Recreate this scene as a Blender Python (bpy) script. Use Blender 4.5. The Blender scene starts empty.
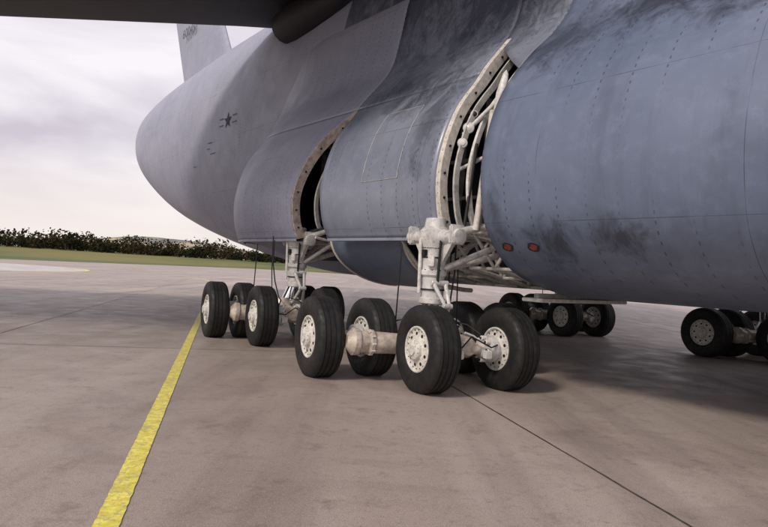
import bpy, bmesh, math, random
from mathutils import Vector, Matrix, noise
random.seed(7)
sc=bpy.context.scene
rad=math.radians

# ---------------------------------------------------------------- node helpers
class NT:
    def __init__(s,name):
        s.m=bpy.data.materials.new(name); s.m.use_nodes=True
        s.t=s.m.node_tree; s.b=s.t.nodes['Principled BSDF']
        s.co=s.t.nodes.new('ShaderNodeTexCoord')
    def n(s,k,**kw):
        x=s.t.nodes.new(k)
        for a,b in kw.items(): setattr(x,a,b)
        return x
    def l(s,a,b): s.t.links.new(a,b)
    def val(s,inp,v):
        if isinstance(v,bpy.types.NodeSocket): s.l(v,inp)
        else: inp.default_value=v
    def math(s,op,a,b=0.0,c=None):
        x=s.n('ShaderNodeMath',operation=op); s.val(x.inputs[0],a); s.val(x.inputs[1],b)
        if c is not None: s.val(x.inputs[2],c)
        return x.outputs[0]
    def mapping(s,scale=(1,1,1),loc=(0,0,0),rot=(0,0,0)):
        m=s.n('ShaderNodeMapping'); s.l(s.co.outputs['Object'],m.inputs[0])
        m.inputs['Scale'].default_value=scale; m.inputs['Location'].default_value=loc; m.inputs['Rotation'].default_value=rot
        return m.outputs[0]
    def noise(s,scale,detail=4,rough=.55,vec=None,dist=0):
        x=s.n('ShaderNodeTexNoise'); x.inputs['Scale'].default_value=scale
        x.inputs['Detail'].default_value=min(detail,4); x.inputs['Roughness'].default_value=rough
        x.inputs['Distortion'].default_value=dist
        s.l(vec if vec is not None else s.co.outputs['Object'],x.inputs['Vector'])
        return x.outputs['Fac']
    def ramp(s,f,a,b,lo=0.0,hi=1.0):
        x=s.n('ShaderNodeMapRange'); s.val(x.inputs['Value'],f)
        x.inputs['From Min'].default_value=a; x.inputs['From Max'].default_value=b
        x.inputs['To Min'].default_value=lo; x.inputs['To Max'].default_value=hi
        return x.outputs[0]
    def mix(s,f,a,b,mode='MIX'):
        x=s.n('ShaderNodeMix',data_type='RGBA',blend_type=mode)
        s.val(x.inputs[0],f)
        for i,v in ((6,a),(7,b)):
            if isinstance(v,bpy.types.NodeSocket): s.l(v,x.inputs[i])
            else: x.inputs[i].default_value=(*v,1)
        return x.outputs[2]
    def bump(s,h,strength=.3,dist=.01):
        x=s.n('ShaderNodeBump'); x.inputs['Strength'].default_value=strength
        x.inputs['Distance'].default_value=dist; s.l(h,x.inputs['Height']); s.l(x.outputs[0],s.b.inputs['Normal'])
    def xyz(s):
        x=s.n('ShaderNodeSeparateXYZ'); s.l(s.co.outputs['Object'],x.inputs[0]); return x.outputs
    def blob(s,c,r,wob=.0,nz=None):
        # soft elliptical dark patch at an aircraft location (pod smudges and larger upper areas)
        x=s.n('ShaderNodeMapping'); s.l(s.co.outputs['Object'],x.inputs[0])
        x.inputs['Location'].default_value=[-c[i]/r[i] for i in range(3)]; x.inputs['Scale'].default_value=[1/q for q in r]
        v=s.n('ShaderNodeVectorMath',operation='LENGTH'); s.l(x.outputs[0],v.inputs[0])
        d=v.outputs['Value']
        if nz is not None: d=s.math('ADD',d,s.ramp(nz,.3,.7,-wob,wob))
        return s.ramp(d,1.15,.2)
    def col(s,v): s.val(s.b.inputs['Base Color'],v if isinstance(v,bpy.types.NodeSocket) else (*v,1))
    def rough(s,v): s.val(s.b.inputs['Roughness'],v)
    def metal(s,v): s.b.inputs['Metallic'].default_value=v

def simple(name,c,r=.6,metal=0,var=.25,scale=6,c2=None,grime=0):
    k=NT(name); f=k.ramp(k.noise(scale,4,.65),.35,.65)
    d=c2 or tuple(x*(1-var*2) for x in c)
    cc=k.mix(f,d,c)
    if grime: cc=k.mix(k.math('MULTIPLY',k.ramp(k.noise(scale*1.7,4,.75),.5,.68),grime),cc,(.06,.045,.035))
    k.col(cc); k.rough(r); k.metal(metal)
    k.bump(k.noise(scale*5,2),.2,.004)
    return k.m

def skin_mat(name,c1,c2,dark=(.035,.04,.058),sm=.5,lines=True,blobs=(),rough=(.34,.55),streak=.5):
    k=NT(name); X,Y,Z=k.xyz()
    base=k.mix(k.ramp(k.noise(.45,4,.6),.35,.68),c1,c2)
    st=k.noise(1.0,4,.7,k.mapping((2.6,1.2,.3)))
    base=k.mix(k.math('MULTIPLY',k.ramp(st,.52,.82),streak),base,dark)
    s2=k.noise(.55,4,.66,k.mapping((1.0,.8,.55),(3.1,0,1.7)),1.5)
    base=k.mix(k.math('MULTIPLY',k.ramp(s2,.55,.72),sm),base,dark)
    s3=k.noise(6,4,.75)
    base=k.mix(k.math('MULTIPLY',k.ramp(s3,.5,.8),.3),base,tuple(min(1,x*1.5) for x in c2))
    s4=k.noise(24,3,.6)
    base=k.mix(k.math('MULTIPLY',k.ramp(s4,.64,.72),.25),base,dark)
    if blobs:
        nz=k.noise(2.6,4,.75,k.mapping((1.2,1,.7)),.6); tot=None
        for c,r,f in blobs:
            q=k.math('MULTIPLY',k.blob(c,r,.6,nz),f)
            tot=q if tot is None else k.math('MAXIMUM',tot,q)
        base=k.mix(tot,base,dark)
    h=k.noise(.9,2,.4)
    if lines:
        def line(c,per,off,w):
            f=k.math('FRACT',k.math('ADD',k.math('DIVIDE',c,per),off))
            d=k.math('ABSOLUTE',k.math('SUBTRACT',f,.5))
            return k.math('LESS_THAN',d,w/per)
        a=line(X,2.45,.33,.0045); b=line(Z,1.75,.12,.004)
        dots=k.math('MULTIPLY',line(X,.41,.2,.010),line(Z,.11,0,.02))
        gate=k.ramp(k.noise(.5,1,.5,k.mapping((1,1,1),(9,2,0))),.45,.53)
        dots=k.math('MULTIPLY',dots,gate)
        g2=k.ramp(k.noise(1.4,2,.5,k.mapping((1,1,1),(2,5,0))),.38,.56)
        L=k.math('MULTIPLY',k.math('MAXIMUM',a,b),g2)
        base=k.mix(k.math('MULTIPLY',L,.65),base,dark)
        base=k.mix(k.math('MULTIPLY',dots,.65),base,dark)
        h=k.math('SUBTRACT',h,k.math('MULTIPLY',L,.2))
    k.col(base); k.rough(k.ramp(k.noise(2,3),.3,.7,*rough)); k.b.inputs['Specular IOR Level'].default_value=.5
    k.bump(h,.3,.05)
    return k.m

M={}
M['skin']=skin_mat('aircraft_skin',(.18,.205,.275),(.25,.275,.345),sm=.3,rough=(.26,.42),streak=.35,
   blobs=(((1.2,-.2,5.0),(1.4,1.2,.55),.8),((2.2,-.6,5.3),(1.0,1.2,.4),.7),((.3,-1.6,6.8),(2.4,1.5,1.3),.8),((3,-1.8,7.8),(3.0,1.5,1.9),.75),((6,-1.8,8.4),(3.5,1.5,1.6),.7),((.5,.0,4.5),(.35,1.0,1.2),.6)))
M['skin_aft_lit']=skin_mat('aircraft_skin_aft_lit',(.27,.285,.375),(.325,.34,.43),sm=.06,rough=(.4,.55),streak=.12)  # same paint made lighter: open-sky light on the tail put into the colour
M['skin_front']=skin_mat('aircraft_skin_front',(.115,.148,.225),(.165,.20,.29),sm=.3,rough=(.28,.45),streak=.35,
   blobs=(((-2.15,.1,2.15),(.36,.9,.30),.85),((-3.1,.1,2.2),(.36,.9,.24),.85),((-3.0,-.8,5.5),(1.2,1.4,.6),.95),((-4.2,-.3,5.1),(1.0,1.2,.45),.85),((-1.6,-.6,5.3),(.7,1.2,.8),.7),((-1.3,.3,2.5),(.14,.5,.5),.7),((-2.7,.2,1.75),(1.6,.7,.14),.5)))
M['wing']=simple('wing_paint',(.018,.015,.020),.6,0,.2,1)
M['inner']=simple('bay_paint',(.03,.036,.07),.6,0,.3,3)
M['inner_l']=simple('bay_rib_paint',(.60,.59,.56),.5,0,.22,8)
M['rim_edge']=simple('door_edge_paint',(.78,.74,.67),.42,0,.15,9,grime=.3)
M['rim_brown']=simple('rear_edge_paint',(.60,.50,.44),.5,0,.25,9)
M['strut']=simple('strut_paint',(.74,.73,.72),.32,.1,.15,7,grime=.4)
M['beam']=simple('bogie_paint',(.68,.60,.51),.32,.15,.2,5,grime=.5)
M['chrome']=simple('oleo_chrome',(.75,.75,.75),.12,1,.05,5)
M['dark']=simple('dark_metal',(.02,.02,.022),.5,.3,.2,10)
M['hose']=simple('hose_rubber',(.012,.012,.012),.6,0,.1,10)
M['wheel']=simple('wheel_paint',(.82,.80,.74),.40,.05,.15,14,grime=.5)
M['red']=simple('red_lens',(.34,.07,.05),.4,0,.3,30)
M['stain']=simple('stain',(.03,.033,.045),.7,0,.2,10)
M['faint']=simple('faded_stencil',(.12,.12,.15),.6,0,.2,10)
M['lens']=simple('lamp_glass',(.75,.75,.72),.15,0,.1,10)
M['white']=simple('white_paint',(.80,.79,.76),.42,0,.15,10,grime=.3)
k=NT('tyre_rubber')
f=k.ramp(k.noise(9,4,.7),.4,.7)
cc=k.mix(f,(.005,.005,.006),(.016,.0155,.015)); cc=k.mix(k.math('MULTIPLY',k.ramp(k.noise(5,4,.8,k.mapping((1,1,1),(4,4,4))),.55,.75),.3),cc,(.07,.058,.05))
k.col(cc); k.rough(k.ramp(k.noise(14,3),.3,.7,.55,.85))
k.bump(k.noise(60,2),.25,.003); M['tyre']=k.m

# ---------------------------------------------------------------- builder
def frame(d):
    d=Vector(d).normalized(); u=d.orthogonal().normalized(); return d,u,d.cross(u)
class B:
    def __init__(s,name): s.name=name; s.v=[]; s.f=[]; s.mi=[]; s.mats=[]
    def mat(s,m):
        m=M[m]
        if m not in s.mats: s.mats.append(m)
        return s.mats.index(m)
    def add(s,vs,fs,m):
        o=len(s.v); s.v+= [tuple(x) for x in vs]; i=s.mat(m)
        for f in fs: s.f.append([o+j for j in f]); s.mi.append(i)
    def lathe(s,prof,org,ax,m,n=32,up=None):
        d,u,w=frame(ax); org=Vector(org); vs=[];fs=[]
        for r,h in prof:
            for i in range(n):
                t=2*math.pi*i/n; vs.append(org+d*h+(u*math.cos(t)+w*math.sin(t))*r)
        for j in range(len(prof)-1):
            for i in range(n):
                a=j*n+i;b=j*n+(i+1)%n; fs.append((a,b,b+n,a+n))
        if prof[0][0]>1e-6: fs.append(tuple(range(n))[::-1])
        if prof[-1][0]>1e-6: fs.append(tuple(range((len(prof)-1)*n,len(prof)*n)))
        s.add(vs,fs,m)
    def cyl(s,p0,p1,r0,m,r1=None,n=14):
        p0=Vector(p0);p1=Vector(p1); L=(p1-p0).length; r1=r0 if r1 is None else r1
        bv=min(r0,r1)*.15
        s.lathe([(r0-bv,0),(r0,bv),(r1,L-bv),(r1-bv,L)],p0,p1-p0,m,n)
    def tube(s,pts,r,m,n=8):
        pts=[Vector(p) for p in pts]; vs=[];fs=[]
        u=None
        for i,p in enumerate(pts):
            d=(pts[min(i+1,len(pts)-1)]-pts[max(i-1,0)]).normalized()
            if u is None: u=d.orthogonal().normalized()
            u=(u-d*u.dot(d)).normalized(); w=d.cross(u)
            for j in range(n):
                t=2*math.pi*j/n; vs.append(p+(u*math.cos(t)+w*math.sin(t))*r)
        for i in range(len(pts)-1):
            for j in range(n):
                a=i*n+j;b=i*n+(j+1)%n; fs.append((a,b,b+n,a+n))
        fs.append(tuple(range(n))[::-1]); fs.append(tuple(range((len(pts)-1)*n,len(pts)*n)))
        s.add(vs,fs,m)
    def box(s,c,sz,m,rot=None,bev=.01):
        c=Vector(c); hx,hy,hz=[x/2 for x in sz]; R=rot or Matrix.Identity(3)
        bm=bmesh.new(); bmesh.ops.create_cube(bm,size=1)
        for v in bm.verts: v.co=Vector((v.co.x*2*hx,v.co.y*2*hy,v.co.z*2*hz))
        bmesh.ops.bevel(bm,geom=bm.edges[:],offset=min(bev,hx*.5,hy*.5,hz*.5),segments=2,affect='EDGES')
        bm.verts.index_update()
        s.add([c+R@v.co for v in bm.verts],[[v.index for v in f.verts] for f in bm.faces],m); bm.free()
    def grid(s,rows,m):
        n=len(rows[0]); vs=[p for r in rows for p in r]; fs=[]
        for j in range(len(rows)-1):
            for i in range(n-1):
                a=j*n+i; fs.append((a,a+1,a+n+1,a+n))
        s.add(vs,fs,m)
    def poly(s,pts,m): s.add(pts,[tuple(range(len(pts)))],m)
    def build(s,parent=None,sharp=38,solid=None,weld=False):
        me=bpy.data.meshes.new(s.name); me.from_pydata(s.v,[],s.f)
        for m in s.mats: me.materials.append(m)
        for p,i in zip(me.polygons,s.mi): p.material_index=i; p.use_smooth=True
        bm=bmesh.new(); bm.from_mesh(me)
        if weld: bmesh.ops.remove_doubles(bm,verts=bm.verts,dist=.0008)
        bmesh.ops.recalc_face_normals(bm,faces=bm.faces)
        for e in bm.edges:
            if len(e.link_faces)==2 and e.calc_face_angle(0)>rad(sharp): e.smooth=False
        bm.to_mesh(me); bm.free()
        ob=bpy.data.objects.new(s.name,me); sc.collection.objects.link(ob)
        if parent: ob.parent=parent
        if solid:
            md=ob.modifiers.new('thick','SOLIDIFY'); md.thickness=solid; md.offset=0
        return ob

# ================================================================ AIRCRAFT
S1=Vector((.89,9.5,0)); HEAD=math.atan2(.78,-.63)
air=bpy.data.objects.new('cargo_aircraft',None); sc.collection.objects.link(air)
air.location=S1; air.rotation_euler=(0,0,HEAD)
YC=-4.9

def catmull(P,n):
    out=[]
    Q=[P[0]]+list(P)+[P[-1]]
    for i in range(1,len(Q)-2):
        p0,p1,p2,p3=[Vector(q) for q in Q[i-1:i+3]]
        for j in range(n):
            t=j/n
            out.append(.5*((2*p1)+(p2-p0)*t+(2*p0-5*p1+4*p2-p3)*t*t+(3*p1-p0-3*p2+p3)*t**3))
    out.append(Vector(P[-1])); return out
SEC=[(-38.5,3.9,4.6,.3),(-37.5,3.0,6.0,1.2),(-35.5,2.1,7.7,2.0),(-32,1.6,9.6,2.75),(-27,1.44,10.7,3.05),(-20,1.44,10.9,3.1),
 (-10,1.44,10.9,3.1),(0,1.44,10.9,3.1),(7,1.44,10.9,3.1),(10,1.55,10.9,3.1),(13,1.9,10.8,3.08),(16,2.35,10.7,3.05),(19,2.95,10.5,2.98),
 (21.5,3.6,10.35,2.85),(24,4.5,10.1,2.6),(26,5.4,9.8,2.25),(27.4,6.3,9.45,1.75),(28.3,7.1,9.0,1.15),(28.7,7.7,8.5,.5)]
def lerp_sec(a):
    for i in range(len(SEC)-1):
        if SEC[i][0]<=a<=SEC[i+1][0]:
            p0=SEC[max(i-1,0)];p1=SEC[i];p2=SEC[i+1];p3=SEC[min(i+2,len(SEC)-1)]
            t=(a-p1[0])/(p2[0]-p1[0])
            h=p2[0]-p1[0]; out=[]
            for c in (1,2,3):
                m1=(p2[c]-p0[c])/(p2[0]-p0[0])*h if p2[0]!=p0[0] else 0
                m2=(p3[c]-p1[c])/(p3[0]-p1[0])*h if p3[0]!=p1[0] else 0
                if p2[c]==p1[c]: m1=m2=0
                out.append((2*t**3-3*t*t+1)*p1[c]+(t**3-2*t*t+t)*m1+(-2*t**3+3*t*t)*p2[c]+(t**3-t*t)*m2)
            return out
    return SEC[-1][1:]
EXP=2.25
def fus_ring(a,n=72):
    zb,zt,hw=lerp_sec(a); zc=(zb+zt)/2; hh=(zt-zb)/2; out=[]
    e=2/EXP
    for i in range(n+1):
        t=2*math.pi*i/n; c=math.cos(t); s_=math.sin(t)
        out.append((a,YC+math.copysign(abs(c)**e,c)*hw,zc+math.copysign(abs(s_)**e,s_)*hh))
    return out
def fus_y(a,z):
    zb,zt,hw=lerp_sec(a); zc=(zb+zt)/2; hh=(zt-zb)/2
    return YC+hw*(max(0,1-abs((z-zc)/hh)**EXP))**(1/EXP)
b=B('fuselage')
SPLIT=6.0; AEND=28.7
b.grid([fus_ring(-38.5+i*(SPLIT+38.5)/90) for i in range(91)],'skin')
nr=60
b.grid([fus_ring(SPLIT+(AEND-SPLIT)*(1-(1-i/nr)**1.6)) for i in range(nr+1)],'skin_aft_lit')
b.poly(fus_ring(AEND)[:-1],'skin_aft_lit'); b.poly(fus_ring(-38.5)[:-1],'skin')
b.build(air,weld=True)

# ---- pods
PP=[(-3.6,1.43),(-2.6,1.42),(-1.6,1.49),(-.5,1.76),(.12,2.25),(.34,2.85),(.32,3.5),(.02,4.3),(-.55,5.0),(-1.12,5.55),(-1.52,6.1),(-1.72,6.8),(-1.88,7.6),(-2.0,7.9)]
PROF=catmull(PP,8)
def taper(a,p,off):
    oz=max(0,min(1,(5.6-p[1])/.9)); oz=oz*oz*(3-2*oz)
    y,z=p[0]+off*oz,p[1]
    t=0
    if a>6.6: t=((a-6.6)/3.8)
    if a<-9: t=(-9-a)/7
    t=max(0,min(1,t)); t=t*t*(3-2*t) if a<0 else t**2.0
    tgt=-2.3 if z>2 else -2.8
    return (a,y+(min(tgt,y)-y)*t,z+(0 if z<3 else (3.6-z)*0.12*t))
def pod(mirror=False):
    sg=lambda p:(p[0],2*YC-p[1],p[2]) if mirror else p
    b=B('front_pod_skin')
    rows=[[sg(taper(-16+14.9*i/100,p,0)) for p in PROF] for i in range(101)]
    b.grid(rows,'skin_front'); b.build(air,solid=.05)
    b=B('bay_bulkhead')
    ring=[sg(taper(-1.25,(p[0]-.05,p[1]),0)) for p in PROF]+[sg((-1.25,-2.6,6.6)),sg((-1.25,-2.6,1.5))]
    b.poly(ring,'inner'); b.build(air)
    off=-.17
    up=[p for p in PROF if p[1]>=2.27]; up=[Vector((up[0][0]-.02,2.25))]+up
    b=B('gear_door_skin')
    def rowgrid(a0f,a1f,zmin,zmax,n,m,bb):
        rr=[]
        for p in up:
            if p[1]<zmin-1e-6 or p[1]>zmax+1e-6: continue
            a0=a0f(p[1]);a1=a1f(p[1])
            rr.append([sg(taper(a0+(a1-a0)*i/n,p,off)) for i in range(n+1)])
        bb.grid(rr,m)
    z_op2=5.02
    zs=[p[1] for p in up]; zc=min(zs,key=lambda z:abs(z-z_op2))
    def edge2(z):
        t=max(0,min(1,(z-2.25)/(zc-2.25))); return 4.45-1.05*t**2.4
    def edge1(z):
        t=max(0,min(1,(z-2.25)/(zc-2.25))); return 3.28+.08*t
    rowgrid(lambda z:0,edge1,2.25,zc,22,'skin',b)
    rowgrid(lambda z:0,lambda z:3.40,zc,99,22,'skin',b)
    b.build(air,solid=.05)
    # skin above the forward opening; its lower edge slopes down toward the front pod
    b=B('upper_fairing_skin'); cols=[]
    def samp(f):
        i=min(int(f),len(up)-2); return up[i].lerp(up[i+1],f-i)
    def fidx(z):
        for i in range(len(up)-1):
            if up[i][1]<=z<=up[i+1][1]: return i+(z-up[i][1])/(up[i+1][1]-up[i][1])
        return len(up)-1.001
    for i in range(13):
        a=-1.12*i/12; f0=fidx(5.70-.95*(i/12)**.8); f1=len(up)-1.001
        offc=off*(1-(i/12)**1.5)
        cols.append([sg(taper(a,samp(f0+(f1-f0)*j/20),offc)) for j in range(21)])
    b.grid(cols,'skin')
    b.build(air,solid=.05)
    b=B('rear_pod_skin')
    rowgrid(edge2,lambda z:10.4,2.25,zc,40,'skin_aft_lit',b)
    rowgrid(lambda z:3.40,lambda z:10.4,zc,99,40,'skin_aft_lit',b)
    b.build(air,solid=.05)
    def rib(name,af,w,zmin,zmax,m,lift=.03,depth=.16,o=off):
        bb=B(name); pts=[p for p in up if zmin<=p[1]<=zmax]
        r0=[];r1=[];r2=[];r3=[]
        for i,p in enumerate(pts):
            q0=pts[max(i-1,0)];q1=pts[min(i+1,len(pts)-1)]
            t=(q1-q0).normalized(); nn=Vector((t.y,-t.x))
            if nn.x<0 and p[1]<5: nn=-nn
            A=p+nn*lift; C=p-nn*depth
            a=af(p[1])
            r0.append(sg(taper(a,C,o)));r1.append(sg(taper(a,A,o)));r2.append(sg(taper(a+w,A,o)));r3.append(sg(taper(a+w,C,o)))
        bb.grid([r0,r1,r2,r3,r0],m)
        bb.poly([r0[0],r1[0],r2[0],r3[0]],m); bb.poly([r0[-1],r1[-1],r2[-1],r3[-1]],m)
        if lift>0:
            for i in range(3,len(r1)-1,5):
                e=Vector((-1,0,0)); c2=(Vector(r0[i])+Vector(r1[i]))/2
                bb.cyl(c2-e*.01,c2+e*.02,.022,'dark',n=8)
            for i in range(1,len(r1)-1,2):
                c=(Vector(r1[i])+Vector(r2[i]))/2; d=(Vector(r1[i])-Vector(r0[i])).normalized()
                bb.cyl(c-d*.01,c+d*.006,.006,'dark',n=6)
        bb.build(air,sharp=30,weld=True)
    rib('door_arch_rim',lambda z:-.12,.10,2.25,5.76,'rim_edge',.03,.13)
    rib('door_arch_inner_rib',lambda z:-.30,.035,2.3,5.5,'inner_l',-.10,.20)
    rib('door_arch_inner_rib',lambda z:-.48,.05,2.3,5.4,'white',-.22,.30)
    rib('door_arch_inner_rib',lambda z:-.85,.05,2.3,5.2,'inner_l',-.25,.33)
    rib('rear_arch_rim',lambda z:edge2(z)-.03,.07,2.25,zc,'rim_brown',.025)
    rib('rear_arch_inner_rib',lambda z:4.1-.5*((z-2.25)/2.8)**2,.05,2.3,4.6,'inner_l',-.35,.43)
    b=B('door_sill')
    for a0,a1 in ((0,3.26),(4.47,9.0)):
        n=18; r=[[],[],[],[],[]]
        for i in range(n+1):
            a=a0+(a1-a0)*i/n
            for j,(dy,dz) in enumerate(((.03,.0),(.03,-.05),(-.14,-.05),(-.14,.0),(.03,.0))):
                r[j].append(sg(taper(a,(up[0][0]+dy,2.25+dz),off)))
        b.grid(r,'skin')
    b.grid([[sg(taper(4.47+(10.3-4.47)*i/20,(up[0][0]-.03,2.29),off)) for i in range(21)],[sg((4.47+(10.3-4.47)*i/20,-3.0,2.0)) for i in range(21)]],'skin_aft_lit')
    b.build(air,sharp=30)
    return sg,up
sg,up=pod()
pod(True)

# bay back wall & structure (near side)
b=B('gear_bay_structure')
def wall(y0,z0,y1,z1,a0,a1,m): b.grid([[(a0,y0,z0),(a1,y0,z0)],[(a0,y1,z1),(a1,y1,z1)]],m)
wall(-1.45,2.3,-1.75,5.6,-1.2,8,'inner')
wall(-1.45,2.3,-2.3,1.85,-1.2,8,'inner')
for a in (-1.0,-.6,-.2,.5,1.1,1.7,2.3,2.9,3.5,4.1,4.7,5.3,5.9):
    b.box((a,-1.5,3.6),(.05,.14,2.6),'inner_l')
    b.box((a,-1.2,4.55),(.05,.6,.08),'inner_l')
for z in (2.4,3.1,3.8,4.5): b.box((2.4,-1.43,z),(7.2,.06,.06),'inner_l')
rr_=random.Random(5)
for i in range(18):
    a=-1.1+rr_.random()*1.0; y=-1.35+rr_.random()*.8
    z0=2.3+rr_.random()*.6
    b.tube([(a,y,z0),(a+.08,y+.08,z0+.5),(a-.05,y+.02,z0+1.1),(a+.05,y-.05,z0+1.8)],.010+rr_.random()*.016,rr_.choice(['strut','hose','white','dark','inner_l']))
for i in range(12):
    b.box((-1.0+rr_.random()*.9,-1.2+rr_.random()*.6,2.5+rr_.random()*2.0),(.12+.12*rr_.random(),.12,.1+.2*rr_.random()),rr_.choice(['inner_l','white','dark']))
b.lathe([(.0,0),(.04,.06),(.085,.35),(.075,.62),(.035,.75),(.03,1.2)],(-.98,-.18,4.75),(.14,.05,-1),'white',12)
b.cyl((-.75,-.2,3.65),(-.3,-.5,2.5),.05,'strut')
b.cyl((-.15,-.2,3.9),(-.72,-.3,4.35),.035,'white')
b.cyl((-.12,-.1,3.3),(-.76,-.35,3.6),.03,'strut')
b.cyl((-.62,-.1,2.35),(-.70,-.25,4.2),.05,'rim_edge')
b.cyl((-.45,-.02,2.35),(-.5,-.15,3.7),.025,'hose')
for (z,y,r) in ((3.98,-.22,.9),(3.72,-.10,.8),(4.22,-.33,.6)):
    b.lathe([(.03*r,-.08),(.085*r,0),(.1*r,.05),(.1*r,.08),(.085*r,.09)],(-.24,y,z),(-.7,.75,0),'strut',20)
    b.lathe([(.078*r,0),(.05*r,.02),(0,.028)],Vector((-.24,y,z))+Vector((-.7,.75,0)).normalized()*.088,(-.7,.75,0),'dark' if r<.7 else 'lens',16)
b.build(air,sharp=30)

b=B('gear_truss')
def tr(a):
    nodes=[(a+.1,-.35,2.35),(a+.1,-1.3,2.3),(a+.1,-2.2,2.1),(a+.1,-2.9,1.8)]
    low=[(a+.1,-.9,1.8),(a+.1,-1.7,1.66),(a+.1,-2.5,1.52)]
    for off in (-.5,.0,.5):
        N=[Vector(p)+Vector((off,0,0)) for p in nodes]; L=[Vector(p)+Vector((off,0,0)) for p in low]
        for i in range(3): b.cyl(N[i],N[i+1],.038,'white',n=8)
        for i in range(2): b.cyl(L[i],L[i+1],.038,'white',n=8)
        for i in range(3):
            b.cyl(N[i],L[i],.028,'white',n=8); b.cyl(L[i],N[i+1],.028,'white',n=8)
    for p in nodes+low: b.cyl(Vector(p)+Vector((-.55,0,0)),Vector(p)+Vector((.55,0,0)),.028,'white',n=8)
tr(-.45); tr(.9)
for a in (4.2,4.8,5.4):
    b.cyl((a,-.3,2.3),(a,-2.2,2.05),.03,'white',n=8)
b.cyl((4.0,-.9,2.2),(5.6,-.9,2.2),.03,'white',n=8)
b.build(air,sharp=30)

b=B('inboard_gear_door')
def door(a0,a1):
    rows=[]
    for j in range(15):
        t=j/14*math.pi/2; y=-.55-1.9*(1-math.cos(t)); z=2.35-.98*math.sin(t)
        rows.append([(a0+(a1-a0)*i/8,y,z) for i in range(9)])
    b.grid(rows,'skin_front')
door(1.6,3.9)
b.build(air,solid=.05)
b=B('inboard_door_rim')
for a0 in (1.56,3.94):
    b.tube([(a0,-.55-1.9*(1-math.cos(j/14*math.pi/2)),2.35-.98*math.sin(j/14*math.pi/2)) for j in range(15)],.045,'rim_edge',8)
b.build(air)
b=B('belly_door_panel')
b.box((-.75,-2.7,1.33),(.42,2.6,.06),'white')
b.box((-.75,-2.7,1.40),(.1,2.4,.08),'inner_l')
b.build(air)

# ---- wheels
def wheel_mesh():
    b=B('wheel')
    pr=[(.315,-.150),(.335,-.178),(.38,-.198),(.45,-.212),(.51,-.210),(.56,-.198),(.592,-.178),(.606,-.158)]
    tread=[]
    for g in (-.115,-.04,.04,.115):
        tread+=[(.618,g-.012),(.604,g-.008),(.604,g+.008),(.618,g+.012)]
    pr=pr+tread+[(r,-x) for r,x in reversed(pr)]
    b.lathe([pr[0]]+pr+[pr[-1]],(0,0,0),(0,1,0),'tyre',64)
    for sg_ in (1,-1):
        ax=(0,sg_,0)
        b.lathe([(.325,.150),(.322,.180),(.305,.186),(.295,.178),(.288,.156),(.262,.151),(.215,.160),(.165,.172),(.150,.178),(.145,.215),(.118,.235),(.085,.240),(.080,.262),(.0,.266)],(0,0,0),ax,'wheel',48)
        for i in range(9):
            t=2*math.pi*i/9
            p=Vector((math.cos(t)*.218,sg_*.152,math.sin(t)*.218))
            b.lathe([(.024,0),(.024,.0125),(.018,.0128),(.0,.0105)],p,ax,'dark',12)
        for i in range(12):
            t=2*math.pi*(i+.5)/12
            p=Vector((math.cos(t)*.132,sg_*.205,math.sin(t)*.132)); b.cyl(p,p+Vector((0,sg_*.03,0)),.010,'strut',n=6)
        for i in range(18):
            t=2*math.pi*(i+.5)/18
            p=Vector((math.cos(t)*.272,sg_*.148,math.sin(t)*.272)); b.cyl(p,p+Vector((0,sg_*.016,0)),.009,'dark',n=6)
    ob=b.build(None,sharp=32)
    for v in ob.data.vertices:
        if v.co.z<-.54:
            k=min(1,(-.54-v.co.z)/.08); v.co.y*=1+.07*k
            v.co.z=max(v.co.z,-.598)
    me=ob.data; bpy.data.objects.remove(ob); return me
WM=wheel_mesh(); AX=.598
ROW1=-.86; ROW2=.56
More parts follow.
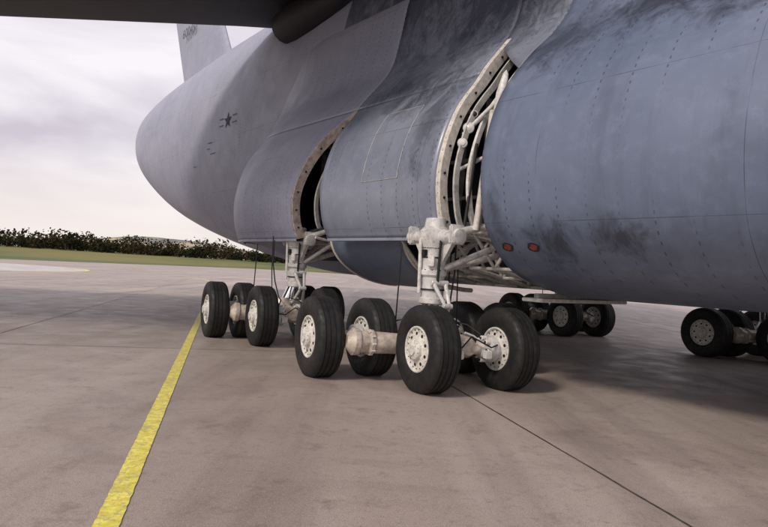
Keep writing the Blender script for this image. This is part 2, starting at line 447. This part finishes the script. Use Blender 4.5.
def bogie(a,y,rot,outer=1.535,inner=.675,sy=.06,sx=0.0):
    R=Matrix.Translation((a,y,0))@Matrix.Rotation(rot,4,'Z')
    pos=[(ROW1,.675),(ROW1,-.675),(ROW2,outer),(ROW2,inner),(ROW2,-inner),(ROW2,-outer)]
    for p in pos:
        o=bpy.data.objects.new('wheel',WM); sc.collection.objects.link(o); o.parent=air
        o.matrix_local=R@Matrix.Translation((p[0],p[1],AX))
    b=B('bogie_frame'); z=AX
    b.cyl((ROW1,-.66,z),(ROW1,.66,z),.085,'beam')
    b.cyl((ROW2,-outer+.02,z),(ROW2,outer-.02,z),.085,'beam')
    b.lathe([(.11,0),(.15,.06),(.17,.3),(.20,.6),(.20,.95),(.17,1.2),(.14,1.4),(.10,1.5)],(ROW1-.07,0,z+.02),(1,0,0),'beam',20)
    for s_ in (1,-1):
        x0=ROW2-.62
        b.lathe([(.10,0),(.15,.03),(.165,.06),(.150,.1),(.158,.45),(.165,.72),(.19,.75),(.195,.80),(.165,.83),(.165,.95),(.20,.98),(.205,1.06),(.14,1.12),(.10,1.16)],(x0-.06,s_*(outer-1.36),z-.04),(.10,s_,.04),'beam',28)
        for q in range(10):
            t=2*math.pi*q/10; c=Vector((x0-.02,s_*(outer-.56),z-.01))
            p=c+Vector((math.cos(t)*.178,0,math.sin(t)*.178)); b.cyl(p-Vector((0,.03,0)),p+Vector((0,.03,0)),.014,'strut',n=6)
        b.cyl((x0,s_*(outer-.42),z),(ROW2+.03,s_*(outer+inner)/2,z),.11,'beam')
        yy=(.675-.27)*s_
        b.lathe([(.11,-.10),(.19,-.09),(.2,-.04),(.2,.03),(.16,.04),(.16,.10)],(ROW1,yy,z),(0,s_,0),'strut',24)
        b.lathe([(.09,-.2),(.125,-.18),(.125,-.1)],(ROW1,yy,z),(0,s_,0),'strut',20)
        for i in range(8):
            t=2*math.pi*i/8; p=Vector((ROW1+math.cos(t)*.160,yy-s_*.1,z+math.sin(t)*.160))
            b.cyl(p-Vector((0,s_*.07,0)),p+Vector((0,s_*.02,0)),.036,'white',n=10)
            b.cyl(p-Vector((0,s_*.085,0)),p-Vector((0,s_*.06,0)),.018,'dark',n=8)
        b.tube([(ROW1+.2,yy,z+.05),(ROW1+.28,yy-s_*.1,z+.15),(ROW1+.3,yy-s_*.25,z+.2)],.02,'strut')
        b.tube([(ROW1-.18,yy,z+.08),(ROW1-.24,yy-s_*.15,z+.05),(ROW1-.1,0,z+.19)],.012,'hose')
        b.box((ROW1-.17,yy-s_*.16,z-.06),(.08,.12,.12),'white')
        for yq,dd in ((inner+.25,-1),(outer-.25,1)):
            b.lathe([(.11,-.08),(.19,-.07),(.2,0),(.2,.05)],(ROW2,yq*s_,z),(0,s_*dd,0),'strut',24)
    for s_ in (1,-1):
        b.tube([(ROW1+.1,s_*.3,z+.2),(ROW1+.3,s_*.2,z+.32),(-.15,s_*.12,z+.35),(-.05,s_*.2,z+.7),(-.03,s_*.26,z+1.1),(-.03,s_*.26,z+1.6)],.014,'hose')
        b.tube([(ROW2-.1,s_*.8,z+.2),(ROW2-.25,s_*.5,z+.3),(.1,s_*.2,z+.34),(.1,s_*.24,z+.9),(.08,s_*.26,z+1.7)],.012,'hose')
        b.cyl((ROW2-.25,s_*.58,z+.12),(ROW2-.25,s_*.54,z+1.5),.012,'dark',n=8)
    b.lathe([(.24,-.2),(.26,-.1),(.26,.08),(.2,.16),(.17,.24),(.15,.30)],(0,0,z+.05),(0,0,1),'beam',28)
    b.cyl((sx*.3,sy*.3,z+.22),(sx,sy,1.30),.135,'chrome',n=24)
    b.lathe([(.16,0),(.205,.02),(.205,.09),(.18,.12),(.18,.42),(.215,.46),(.215,.52),(.19,.55),(.195,.85),(.225,.95),(.25,1.02),(.25,1.15),(.18,1.22),(.16,1.35)],(sx,sy,1.18),(0,0,1),'strut',28)
    b.lathe([(.08,-.60),(.12,-.59),(.12,-.47),(.09,-.46),(.15,-.1),(.15,.1),(.09,.46),(.12,.47),(.12,.59),(.08,.60)],(sx,sy,2.24),(1,.15,0),'strut',20)
    for s_ in (1,-1):
        b.cyl((sx+s_*.5,sy-.05,2.30),(sx+s_*.62,-1.1,2.60),.065,'strut',.05)
        b.cyl((sx+s_*.12,sy-.12,1.75),(sx+s_*.5,-1.1,2.30),.05,'strut',.05)
        b.box((sx+s_*.50,sy+s_*.07,2.27),(.09,.26,.30),'strut',bev=.03)
        n=Matrix.Rotation(rad(8.5),3,'Z')
        w_=[Vector((s_*.17,-.035,1.75)),Vector((s_*.17,-.035,2.28)),Vector((s_*.46,-.035,2.30)),Vector((s_*.46,-.035,2.16))]
        vs=[n@v for v in w_]+[n@(v+Vector((0,.07,0))) for v in w_]
        vs=[v+Vector((sx,sy,0)) for v in vs]
        b.add(vs,[(0,1,2,3),(7,6,5,4),(0,3,7,4),(1,5,6,2),(3,2,6,7),(0,4,5,1)],'strut')
    b.cyl((sx,sy-.1,1.72),(sx,-1.6,2.15),.06,'strut')
    for z0,z1,x0,x1 in ((.86,1.18,-.2,-.46),(1.52,1.18,-.2,-.46)):
        for s_ in (1,-1):
            b.cyl((sx+x0,s_*.11+sy,z0),(sx+x1,s_*.035+sy,z1),.036,'strut',.028,10)
    b.cyl((sx-.46,sy-.08,1.18),(sx-.46,sy+.08,1.18),.04,'strut')
    b.cyl((sx-.18,sy-.15,.86),(sx-.18,sy+.15,.86),.045,'strut'); b.cyl((sx-.2,sy-.15,1.52),(sx-.2,sy+.15,1.52),.045,'strut')
    b.box((sx-.16,sy+.14,1.85),(.10,.10,.16),'white',Matrix.Rotation(rad(45),3,'Z'))
    b.box((sx-.02,sy+.20,1.98),(.14,.06,.10),'dark')
    b.cyl((sx+.02,sy+.23,1.35),(sx+.02,sy+.25,2.2),.028,'white',n=10)
    b.cyl((sx-.22,sy+.05,1.5),(sx-.26,sy+.05,2.2),.022,'dark',n=10)
    for zz in (1.4,1.9,2.05): b.lathe([(.19,0),(.205,.004),(.205,.022),(.19,.026)],(sx,sy,zz),(0,0,1),'dark',24)
    for i in range(10):
        t=2*math.pi*i/10
        b.cyl((sx+math.cos(t)*.19,sy+math.sin(t)*.19,1.63),(sx+math.cos(t)*.19,sy+math.sin(t)*.19,1.725),.018,'dark',n=6)
    o=b.build(air,sharp=32); o.matrix_local=R
CAST=math.atan2(.89,-.45)-HEAD
bogie(0,0,CAST,1.76,.88,.12); bogie(4.95,0,CAST,1.34,.72,-.32,.05)
bogie(-1.1,-10.6,CAST); bogie(4.7,-10.2,CAST)

# ---- details on pod skin
def prof_at(z):
    best=min(range(len(PROF)),key=lambda i:abs(PROF[i][1]-z)+(0 if PROF[i][0]>-2 else 9))
    p=PROF[best]; t=(PROF[min(best+1,len(PROF)-1)]-PROF[best-1]).normalized(); return p,Vector((0,t.y,-t.x))
def decal(b,a,z,ra,rz,m,h=.028):
    p,nn=prof_at(z); up_=Vector((0,-nn.z,nn.y)); c=Vector((a,p[0],p[1]))+nn*h
    n=20; vs=[c+Vector((1,0,0))*math.cos(2*math.pi*i/n)*ra*(1+.12*math.sin(5*i))+up_*math.sin(2*math.pi*i/n)*rz for i in range(n)]
    low=[v-nn*.02 for v in vs]
    b.add(vs+low,[tuple(range(n))]+[(i,(i+1)%n,n+(i+1)%n,n+i) for i in range(n)],m)
b=B('pod_vents')
for a in (-1.36,-1.80):
    decal(b,a,2.12,.10,.08,'stain',.030); decal(b,a,2.12,.06,.05,'red',.034)
b.build(air)
b=B('door_access_panel')
def dp(a,z,h=.03):
    p,nn=prof_at(z); return Vector((a,p[0]-.17,p[1]))+nn*h
for z in (3.25,4.60):
    b.tube([dp(.95+i*.14,z) for i in range(8)],.005,'inner_l',6)
for a in (.95,1.93):
    b.tube([dp(a,3.25+i*.1) for i in range(14)],.005,'inner_l',6)
b.build(air)

# ---- aft fuselage markings, faded, laid on the skin
def on_fus(a,z,h=.012): return (a,fus_y(a,z)+h,z)
b=B('fuselage_markings')
ca,cz=12.6,6.5
star=[]
for i in range(10):
    r_=.30 if i%2==0 else .12; t=math.pi/2+i*math.pi/5
    star.append(on_fus(ca+r_*math.cos(t),cz+r_*math.sin(t)))
for i in range(10): b.add([on_fus(ca,cz),star[i],star[(i+1)%10]],[(0,1,2)],'stain')
for s_ in (1,-1):
    for zz in (cz+.12,cz-.12):
        b.poly([on_fus(ca+s_*.36,zz-.02),on_fus(ca+s_*.70,zz-.02),on_fus(ca+s_*.70,zz+.02),on_fus(ca+s_*.36,zz+.02)],'faint')
for (a0,z0,w_,h_) in ((13.9,5.9,.4,.04),(14.1,5.7,.25,.03),(13.6,5.5,.45,.03),(11.3,4.5,.3,.04),(15.5,5.2,.3,.03)):
    b.poly([on_fus(a0,z0),on_fus(a0+w_,z0),on_fus(a0+w_,z0+h_),on_fus(a0,z0+h_)],'faint')
b.build(air)

# ---- fin
b=B('tail_fin')
lead=[(17.4,9.0),(19.1,10.5),(20.4,12.5),(23.9,18),(26.8,22.8)]
trail=[(24.4,9.0),(25.3,10.5),(26.3,12.5),(29.0,18),(31.2,22.8)]
rowsL=[]
for (l,z),(t,_) in zip(lead,trail):
    c=t-l; ring=[]
    for i in range(25):
        u=i/24*2*math.pi; x=.5-.5*math.cos(u); th=.055*c*(math.sin(u))*(1-x*.55)*1.3
        ring.append((l+x*c,YC+th,z))
    rowsL.append(ring)
b.grid(rowsL,'skin_aft_lit'); b.poly(rowsL[-1][:-1],'skin_aft_lit')
for s_ in (1,-1):
    rr=[]
    for f,l,t in ((0,25.5,31.5),(1,30.5,33.5)):
        ring=[]
        for i in range(25):
            u=i/24*2*math.pi; x=.5-.5*math.cos(u); ring.append((l+x*(t-l),YC+s_*f*10.5,22.9+.25*math.sin(u)*(1-f*.6)-f*.6))
        rr.append(ring)
    b.grid(rr,'skin_aft_lit')
b.build(air)
tx=bpy.data.curves.new('fin_number','FONT'); tx.body='60045'; tx.size=.7; tx.extrude=.005; tx.materials.append(M['faint'])
to=bpy.data.objects.new('fin_number',tx); sc.collection.objects.link(to); to.parent=air
to.matrix_local=Matrix(((-1,0,0,25.2),(0,0,1,YC+.42),(0,1,0,13.4),(0,0,0,1)))

# ---- wing
def wing(s_,name):
    b=B(name); rr=[]
    st=[(1.5,-4.2,10.0,9.35,1.7),(3.4,-3.2,11.5,9.35,1.6),(9.5,1.0,17.2,9.45,1.2),(20,8.6,22.6,9.2,.9),(33,18,26.5,8.7,.5)]
    for d,l,t,z,th in st:
        ring=[]; c=t-l
        for i in range(33):
            u=i/32*2*math.pi; x=.5+.5*math.cos(u); y=math.sin(u)
            tt=th*(1.25*math.sqrt(max(0,x))*(1-x)**.75*1.55+0.06)
            ring.append((l+x*c, YC+s_*d, z+ (tt if y>0 else -tt*.12)))
        rr.append(ring)
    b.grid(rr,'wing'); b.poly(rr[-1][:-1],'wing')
    for d,t,z,sc_ in ((2.95,9.3,9.0,1.1),(14.5,19.4,9.2,.9),(22,23.5,9.0,.8)):
        b.lathe([(0,0),(.12*sc_,.3),(.30*sc_,1.6),(.42*sc_,2.8),(.46*sc_,3.6),(.42*sc_,4.2),(.2*sc_,4.45),(0,4.5)],(t-4.3,YC+s_*d,z-.12),(1,0,-.03),'wing',16)
    b.build(air)
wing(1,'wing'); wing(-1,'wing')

# ================================================================ GROUND
def sheet(name,pts,z,mat):
    me=bpy.data.meshes.new(name); me.from_pydata([(x,y,z) for x,y in pts],[],[tuple(range(len(pts)))]); me.materials.append(mat)
    o=bpy.data.objects.new(name,me); sc.collection.objects.link(o); return o
k=NT('concrete')
X,Y,Z=k.xyz()
c=k.mix(k.ramp(k.noise(.12,4,.6),.35,.65),(.33,.27,.235),(.45,.38,.34))
c=k.mix(k.math('MULTIPLY',k.ramp(k.noise(.5,4,.7,None,1.0),.5,.70),.55),c,(.19,.148,.126))
c=k.mix(k.math('MULTIPLY',k.ramp(k.noise(1.0,4,.6,k.mapping((1.4,.07,1),(0,0,0),(0,0,rad(-15)))),.5,.70),.6),c,(.20,.16,.14))
c=k.mix(k.math('MULTIPLY',k.ramp(k.noise(1.0,3,.6,k.mapping((.5,.035,1),(3,0,0),(0,0,rad(38)))),.52,.62),.5),c,(.54,.47,.43))
c=k.mix(k.math('MULTIPLY',k.ramp(k.noise(45,3,.75),.5,.75),.4),c,(.60,.53,.49))
c=k.mix(k.math('MULTIPLY',k.ramp(k.noise(120,1,.6),.54,.68),.7),c,(.09,.075,.065))
c=k.mix(k.math('MULTIPLY',k.ramp(k.noise(12,4,.85),.54,.70),.5),c,(.14,.11,.095))
c=k.mix(k.math('MULTIPLY',k.ramp(k.noise(2.2,4,.8),.56,.70),.5),c,(.14,.105,.09))
# slab to slab tone (slabs follow the seam layout)
iu=k.math('FLOOR',k.math('DIVIDE',k.math('SUBTRACT',k.math('ADD',X,k.math('MULTIPLY',Y,.234)),3.22),7.9))
iv=k.math('FLOOR',k.math('DIVIDE',k.math('ADD',k.math('SUBTRACT',Y,k.math('MULTIPLY',X,.234)),4.0),8.0))
wn_=k.n('ShaderNodeTexWhiteNoise',noise_dimensions='2D'); cb=k.n('ShaderNodeCombineXYZ'); k.l(iu,cb.inputs[0]); k.l(iv,cb.inputs[1]); k.l(cb.outputs[0],wn_.inputs['Vector'])
c=k.mix(k.ramp(wn_.outputs['Value'],0,1,0,.28),c,(.20,.165,.145))
k.col(c); k.rough(k.ramp(k.noise(1.5,3),.3,.7,.42,.68)); k.b.inputs['Specular IOR Level'].default_value=.5
k.bump(k.noise(70,3,.7),.4,.006); MC=k.m
k=NT('concrete_light'); k.col(k.mix(k.ramp(k.noise(.5,4),.35,.65),(.42,.40,.39),(.55,.53,.51))); k.rough(.8); MCL=k.m
k=NT('grass'); c=k.mix(k.ramp(k.noise(.06,4,.7),.35,.65),(.05,.080,.014),(.11,.13,.03))
c=k.mix(k.math('MULTIPLY',k.ramp(k.noise(.012,3,.5),.45,.6),.6),c,(.22,.18,.05)); k.col(c); k.rough(.9); MG=k.m; M['grass']=MG
k=NT('yellow_paint')
w=k.ramp(k.noise(9,4,.75),.40,.60)
c=k.mix(w,(.68,.58,.06),(.85,.78,.14)); c=k.mix(k.math('MULTIPLY',k.ramp(k.noise(22,4,.85),.50,.60),.75),c,(.42,.35,.18)); c=k.mix(k.math('MULTIPLY',k.ramp(k.noise(3,3,.7),.54,.66),.45),c,(.36,.30,.14)); k.col(c); k.rough(.5); MY=k.m
k=NT('tar_seam'); k.col(k.mix(k.ramp(k.noise(6,4),.4,.6),(.02,.017,.015),(.09,.07,.06))); k.rough(.7); MT=k.m
k=NT('seam_faint'); k.col(k.mix(k.ramp(k.noise(3,4),.4,.6),(.16,.13,.115),(.26,.22,.195))); k.rough(.8); MTF=k.m

sheet('ground',[(-5000,-3000),(5000,-3000),(5000,6000),(-5000,6000)],-.02,MG)
def le(y): return -63+.19*(y-99)
arc=[(math.sin(rad(90-i*2.2))*209,math.cos(rad(90-i*2.2))*209) for i in range(48)]
arc=[p for p in arc if p[0]>le(p[1])]
sheet('apron',[(le(-300),-300),(209,-300)]+arc+[(le(199),199)],0,MC)
b=B('grass_bank'); rows=[]
for j in range(12):
    R=(205,212,225,245,265,283,300,340,420,600,1200,3000)[j]; z=(-.03,.15,.6,1.5,2.4,3.0,3.2,3.2,3.1,3,2,1)[j]
    rows.append([(math.sin(rad(-110+i*2.5))*R,math.cos(rad(-110+i*2.5))*R,z) for i in range(89)])
b.grid(rows,'grass'); b.build()

def strip_poly(name,pts,w,z,mat,jit=0):
    vs=[];fs=[]
    for i,p in enumerate(pts):
        d=(Vector(pts[min(i+1,len(pts)-1)])-Vector(pts[max(i-1,0)])).normalized(); nx,ny=-d.y,d.x
        w1=w/2+jit*random.uniform(-1,1); w2=w/2+jit*random.uniform(-1,1)
        vs+=[(p[0]+nx*w1,p[1]+ny*w1,z),(p[0]-nx*w2,p[1]-ny*w2,z)]
    for i in range(len(pts)-1): fs.append((2*i,2*i+1,2*i+3,2*i+2))
    me=bpy.data.meshes.new(name); me.from_pydata(vs,[],fs); me.materials.append(mat)
    o=bpy.data.objects.new(name,me); sc.collection.objects.link(o); return o
yl=[]
y=-12.0
while y<42: yl.append((-.62-.2655*y,y)); y+=.05 if y<12 else .5
x,yy=yl[-1]; ang=math.atan2(1,-.2655)
for i in range(120):
    ang+=rad(.55) if i<110 else 0
    x+=math.cos(ang)*.7; yy+=math.sin(ang)*.7; yl.append((x,yy))
strip_poly('taxi_line',yl,.155,.008,MY,.0035)
def sl(c,y0,y1,w,mat,name='pavement_seam',z=.006,k=-.234):
    pts=[];y=y0
    while y<y1: pts.append((c+k*y+random.uniform(-.004,.004),y)); y+=.4 if y<30 else 5
    strip_poly(name,pts,w,z,mat,w*.22)
sl(3.22,-10,40,.018,MT)
for c_ in (-20.48,-12.58,-4.68,11.12,19.02,26.92): sl(c_,-10,150,.016,MTF)
for d in (-4,12,20,36,52,68):
    pts=[(-40+i*1.0, d+ .234*(-40+i*1.0)) for i in range(110)]
    strip_poly('pavement_seam',pts,.02,.005,MTF,.003)
cx,cy,r=-47,52,19
sheet('concrete_pad',[(cx+r*math.cos(2*math.pi*i/64),cy+r*math.sin(2*math.pi*i/64)) for i in range(64)],.004,MCL)
strip_poly('pad_edge_line',[(cx+(r+.2)*math.cos(2*math.pi*i/96),cy+(r+.2)*math.sin(2*math.pi*i/96)) for i in range(97)],.40,.010,MY)

# hills
k=NT('hills'); c=k.mix(k.ramp(k.noise(.006,4,.65),.40,.55),(.10,.12,.05),(.50,.38,.20))
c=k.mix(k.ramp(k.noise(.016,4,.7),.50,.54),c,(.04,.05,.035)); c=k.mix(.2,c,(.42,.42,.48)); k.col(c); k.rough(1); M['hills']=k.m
b=B('hills')
rows=[]
for j in range(14):
    row=[]
    for i in range(160):
        az=rad(-100+200*i/159); R=900+j*130
        amp=38+34*math.exp(-((math.degrees(az)+19)/7)**2)
        h=0 if j==0 else (amp*math.sin(min(1,j/9)*math.pi/2))*(.85+.25*noise.noise(Vector((az*3.2,j*.12,3)))+.14*noise.noise(Vector((az*14,j*.5,8))))
        row.append((math.sin(az)*R,math.cos(az)*R,max(-1,h)))
    rows.append(row)
b.grid(rows,'hills'); b.build()

# tree line
k=NT('tree_foliage')
c=k.mix(k.ramp(k.noise(.10,3,.6),.4,.6),(.014,.020,.009),(.060,.036,.020)); c=k.mix(k.ramp(k.noise(.9,2,.6),.48,.68),c,(.035,.045,.02)); k.col(c); k.rough(1.0); k.b.inputs['Specular IOR Level'].default_value=.05; M['leaf']=k.m
M['bark']=simple('bark',(.05,.04,.03),.9)
b=B('tree_line'); rnd=random.Random(3)
vs=[];fs=[]
for i in range(640):
    azd=rnd.uniform(-62,62) if i>420 else rnd.uniform(-38,0)
    R=rnd.uniform(272,300); x=math.sin(rad(azd))*R; y=math.cos(rad(azd))*R; z0=2.5+(R-272)*.02
    H=rnd.choice([3,3.5,4,5,5.5,6,8])*rnd.uniform(.85,1.15)*(1+.7*noise.noise(Vector((azd*.22,0,0)))); W=H*rnd.uniform(.45,.75)
    b.cyl((x,y,z0-.3),(x+rnd.uniform(-.3,.3),y,z0+H*.6),.05*H*.6,'bark',.02*H*.5,5)
    for c_ in range(2):
        b.cyl((x,y,z0+H*.3),(x+rnd.uniform(-W,W)*.6,y+rnd.uniform(-W,W)*.6,z0+H*.7),.02*H*.5,'bark',.03,4)
    blobs=[(x+rnd.uniform(-W,W)*.65,y+rnd.uniform(-W,W)*.65,z0+H*rnd.uniform(.12,.85),W*rnd.uniform(.3,.5)) for _ in range(8)]
    for n_ in range(100):
        bx,by,bz,br=rnd.choice(blobs)
        d=Vector((rnd.gauss(0,1),rnd.gauss(0,1),rnd.gauss(0,1))).normalized()*br*rnd.uniform(.2,1.0)
        p=Vector((bx,by,bz))+d; s_=rnd.uniform(.3,.7)*(.6+H*.06)
        u=Vector((rnd.gauss(0,1),rnd.gauss(0,1),rnd.gauss(0,1))).normalized(); w=u.orthogonal().normalized()
        o=len(vs); vs+=[p+u*s_,p+w*s_*.7,p-u*s_*.8,p-w*s_*.6]; fs.append((o,o+1,o+2,o+3))
b.add(vs,fs,'leaf'); b.build()

# ================================================================ SKY / LIGHT
SUN_EL=42; SUN_AZ=-140
w=bpy.data.worlds.new('World'); sc.world=w; w.use_nodes=True; t=w.node_tree
bg=t.nodes['Background']; bg.inputs['Strength'].default_value=.112
sky=t.nodes.new('ShaderNodeTexSky'); sky.sky_type='NISHITA'; sky.sun_disc=False
sky.sun_elevation=rad(SUN_EL); sky.sun_rotation=rad(SUN_AZ); sky.air_density=1.5; sky.dust_density=4
tc=t.nodes.new('ShaderNodeTexCoord'); mp=t.nodes.new('ShaderNodeMapping'); mp.inputs['Scale'].default_value=(1,1,3.6)
t.links.new(tc.outputs['Generated'],mp.inputs[0])
n=t.nodes.new('ShaderNodeTexNoise'); n.inputs['Scale'].default_value=2.4; n.inputs['Detail'].default_value=5; n.inputs['Distortion'].default_value=.4
n.inputs['Roughness'].default_value=.5; t.links.new(mp.outputs[0],n.inputs['Vector'])
r=t.nodes.new('ShaderNodeValToRGB'); t.links.new(n.outputs['Fac'],r.inputs[0])
e=r.color_ramp.elements; e[0].position=.36; e[0].color=(6.0,5.5,6.3,1); e[1].position=.62; e[1].color=(9.2,8.7,9.1,1)
sep=t.nodes.new('ShaderNodeSeparateXYZ'); t.links.new(tc.outputs['Generated'],sep.inputs[0])
hr=t.nodes.new('ShaderNodeMapRange'); t.links.new(sep.outputs[2],hr.inputs[0]); hr.inputs[1].default_value=.0; hr.inputs[2].default_value=.16; hr.inputs[3].default_value=1; hr.inputs[4].default_value=0
mh=t.nodes.new('ShaderNodeMix'); mh.data_type='RGBA'; mh.inputs[7].default_value=(9.0,8.15,7.6,1)
t.links.new(hr.outputs[0],mh.inputs[0]); t.links.new(r.outputs[0],mh.inputs[6])
mx=t.nodes.new('ShaderNodeMix'); mx.data_type='RGBA'; mx.inputs[0].default_value=.92
t.links.new(sky.outputs[0],mx.inputs[6]); t.links.new(mh.outputs[2],mx.inputs[7]); t.links.new(mx.outputs[2],bg.inputs[0])

sun=bpy.data.lights.new('sun','SUN'); sun.energy=1.5; sun.angle=rad(10); sun.color=(1,.89,.77)
sun.energy=2.1
so=bpy.data.objects.new('sun',sun); sc.collection.objects.link(so)
az=rad(SUN_AZ); el=rad(SUN_EL)
d=Vector((math.sin(az)*math.cos(el),math.cos(az)*math.cos(el),math.sin(el)))
so.rotation_euler=d.to_track_quat('Z','Y').to_euler()

cam=bpy.data.cameras.new('camera'); co=bpy.data.objects.new('camera',cam); sc.collection.objects.link(co)
cam.sensor_width=36; cam.lens=28.1; cam.clip_end=12000; cam.clip_start=.05
co.matrix_world=Matrix.Translation((0,0,1.65))@Matrix.Rotation(rad(90.77),4,'X')@Matrix.Rotation(rad(3.37),4,'Z')
sc.camera=co
sc.view_settings.view_transform='Standard'; sc.view_settings.look='None'; sc.view_settings.exposure=0
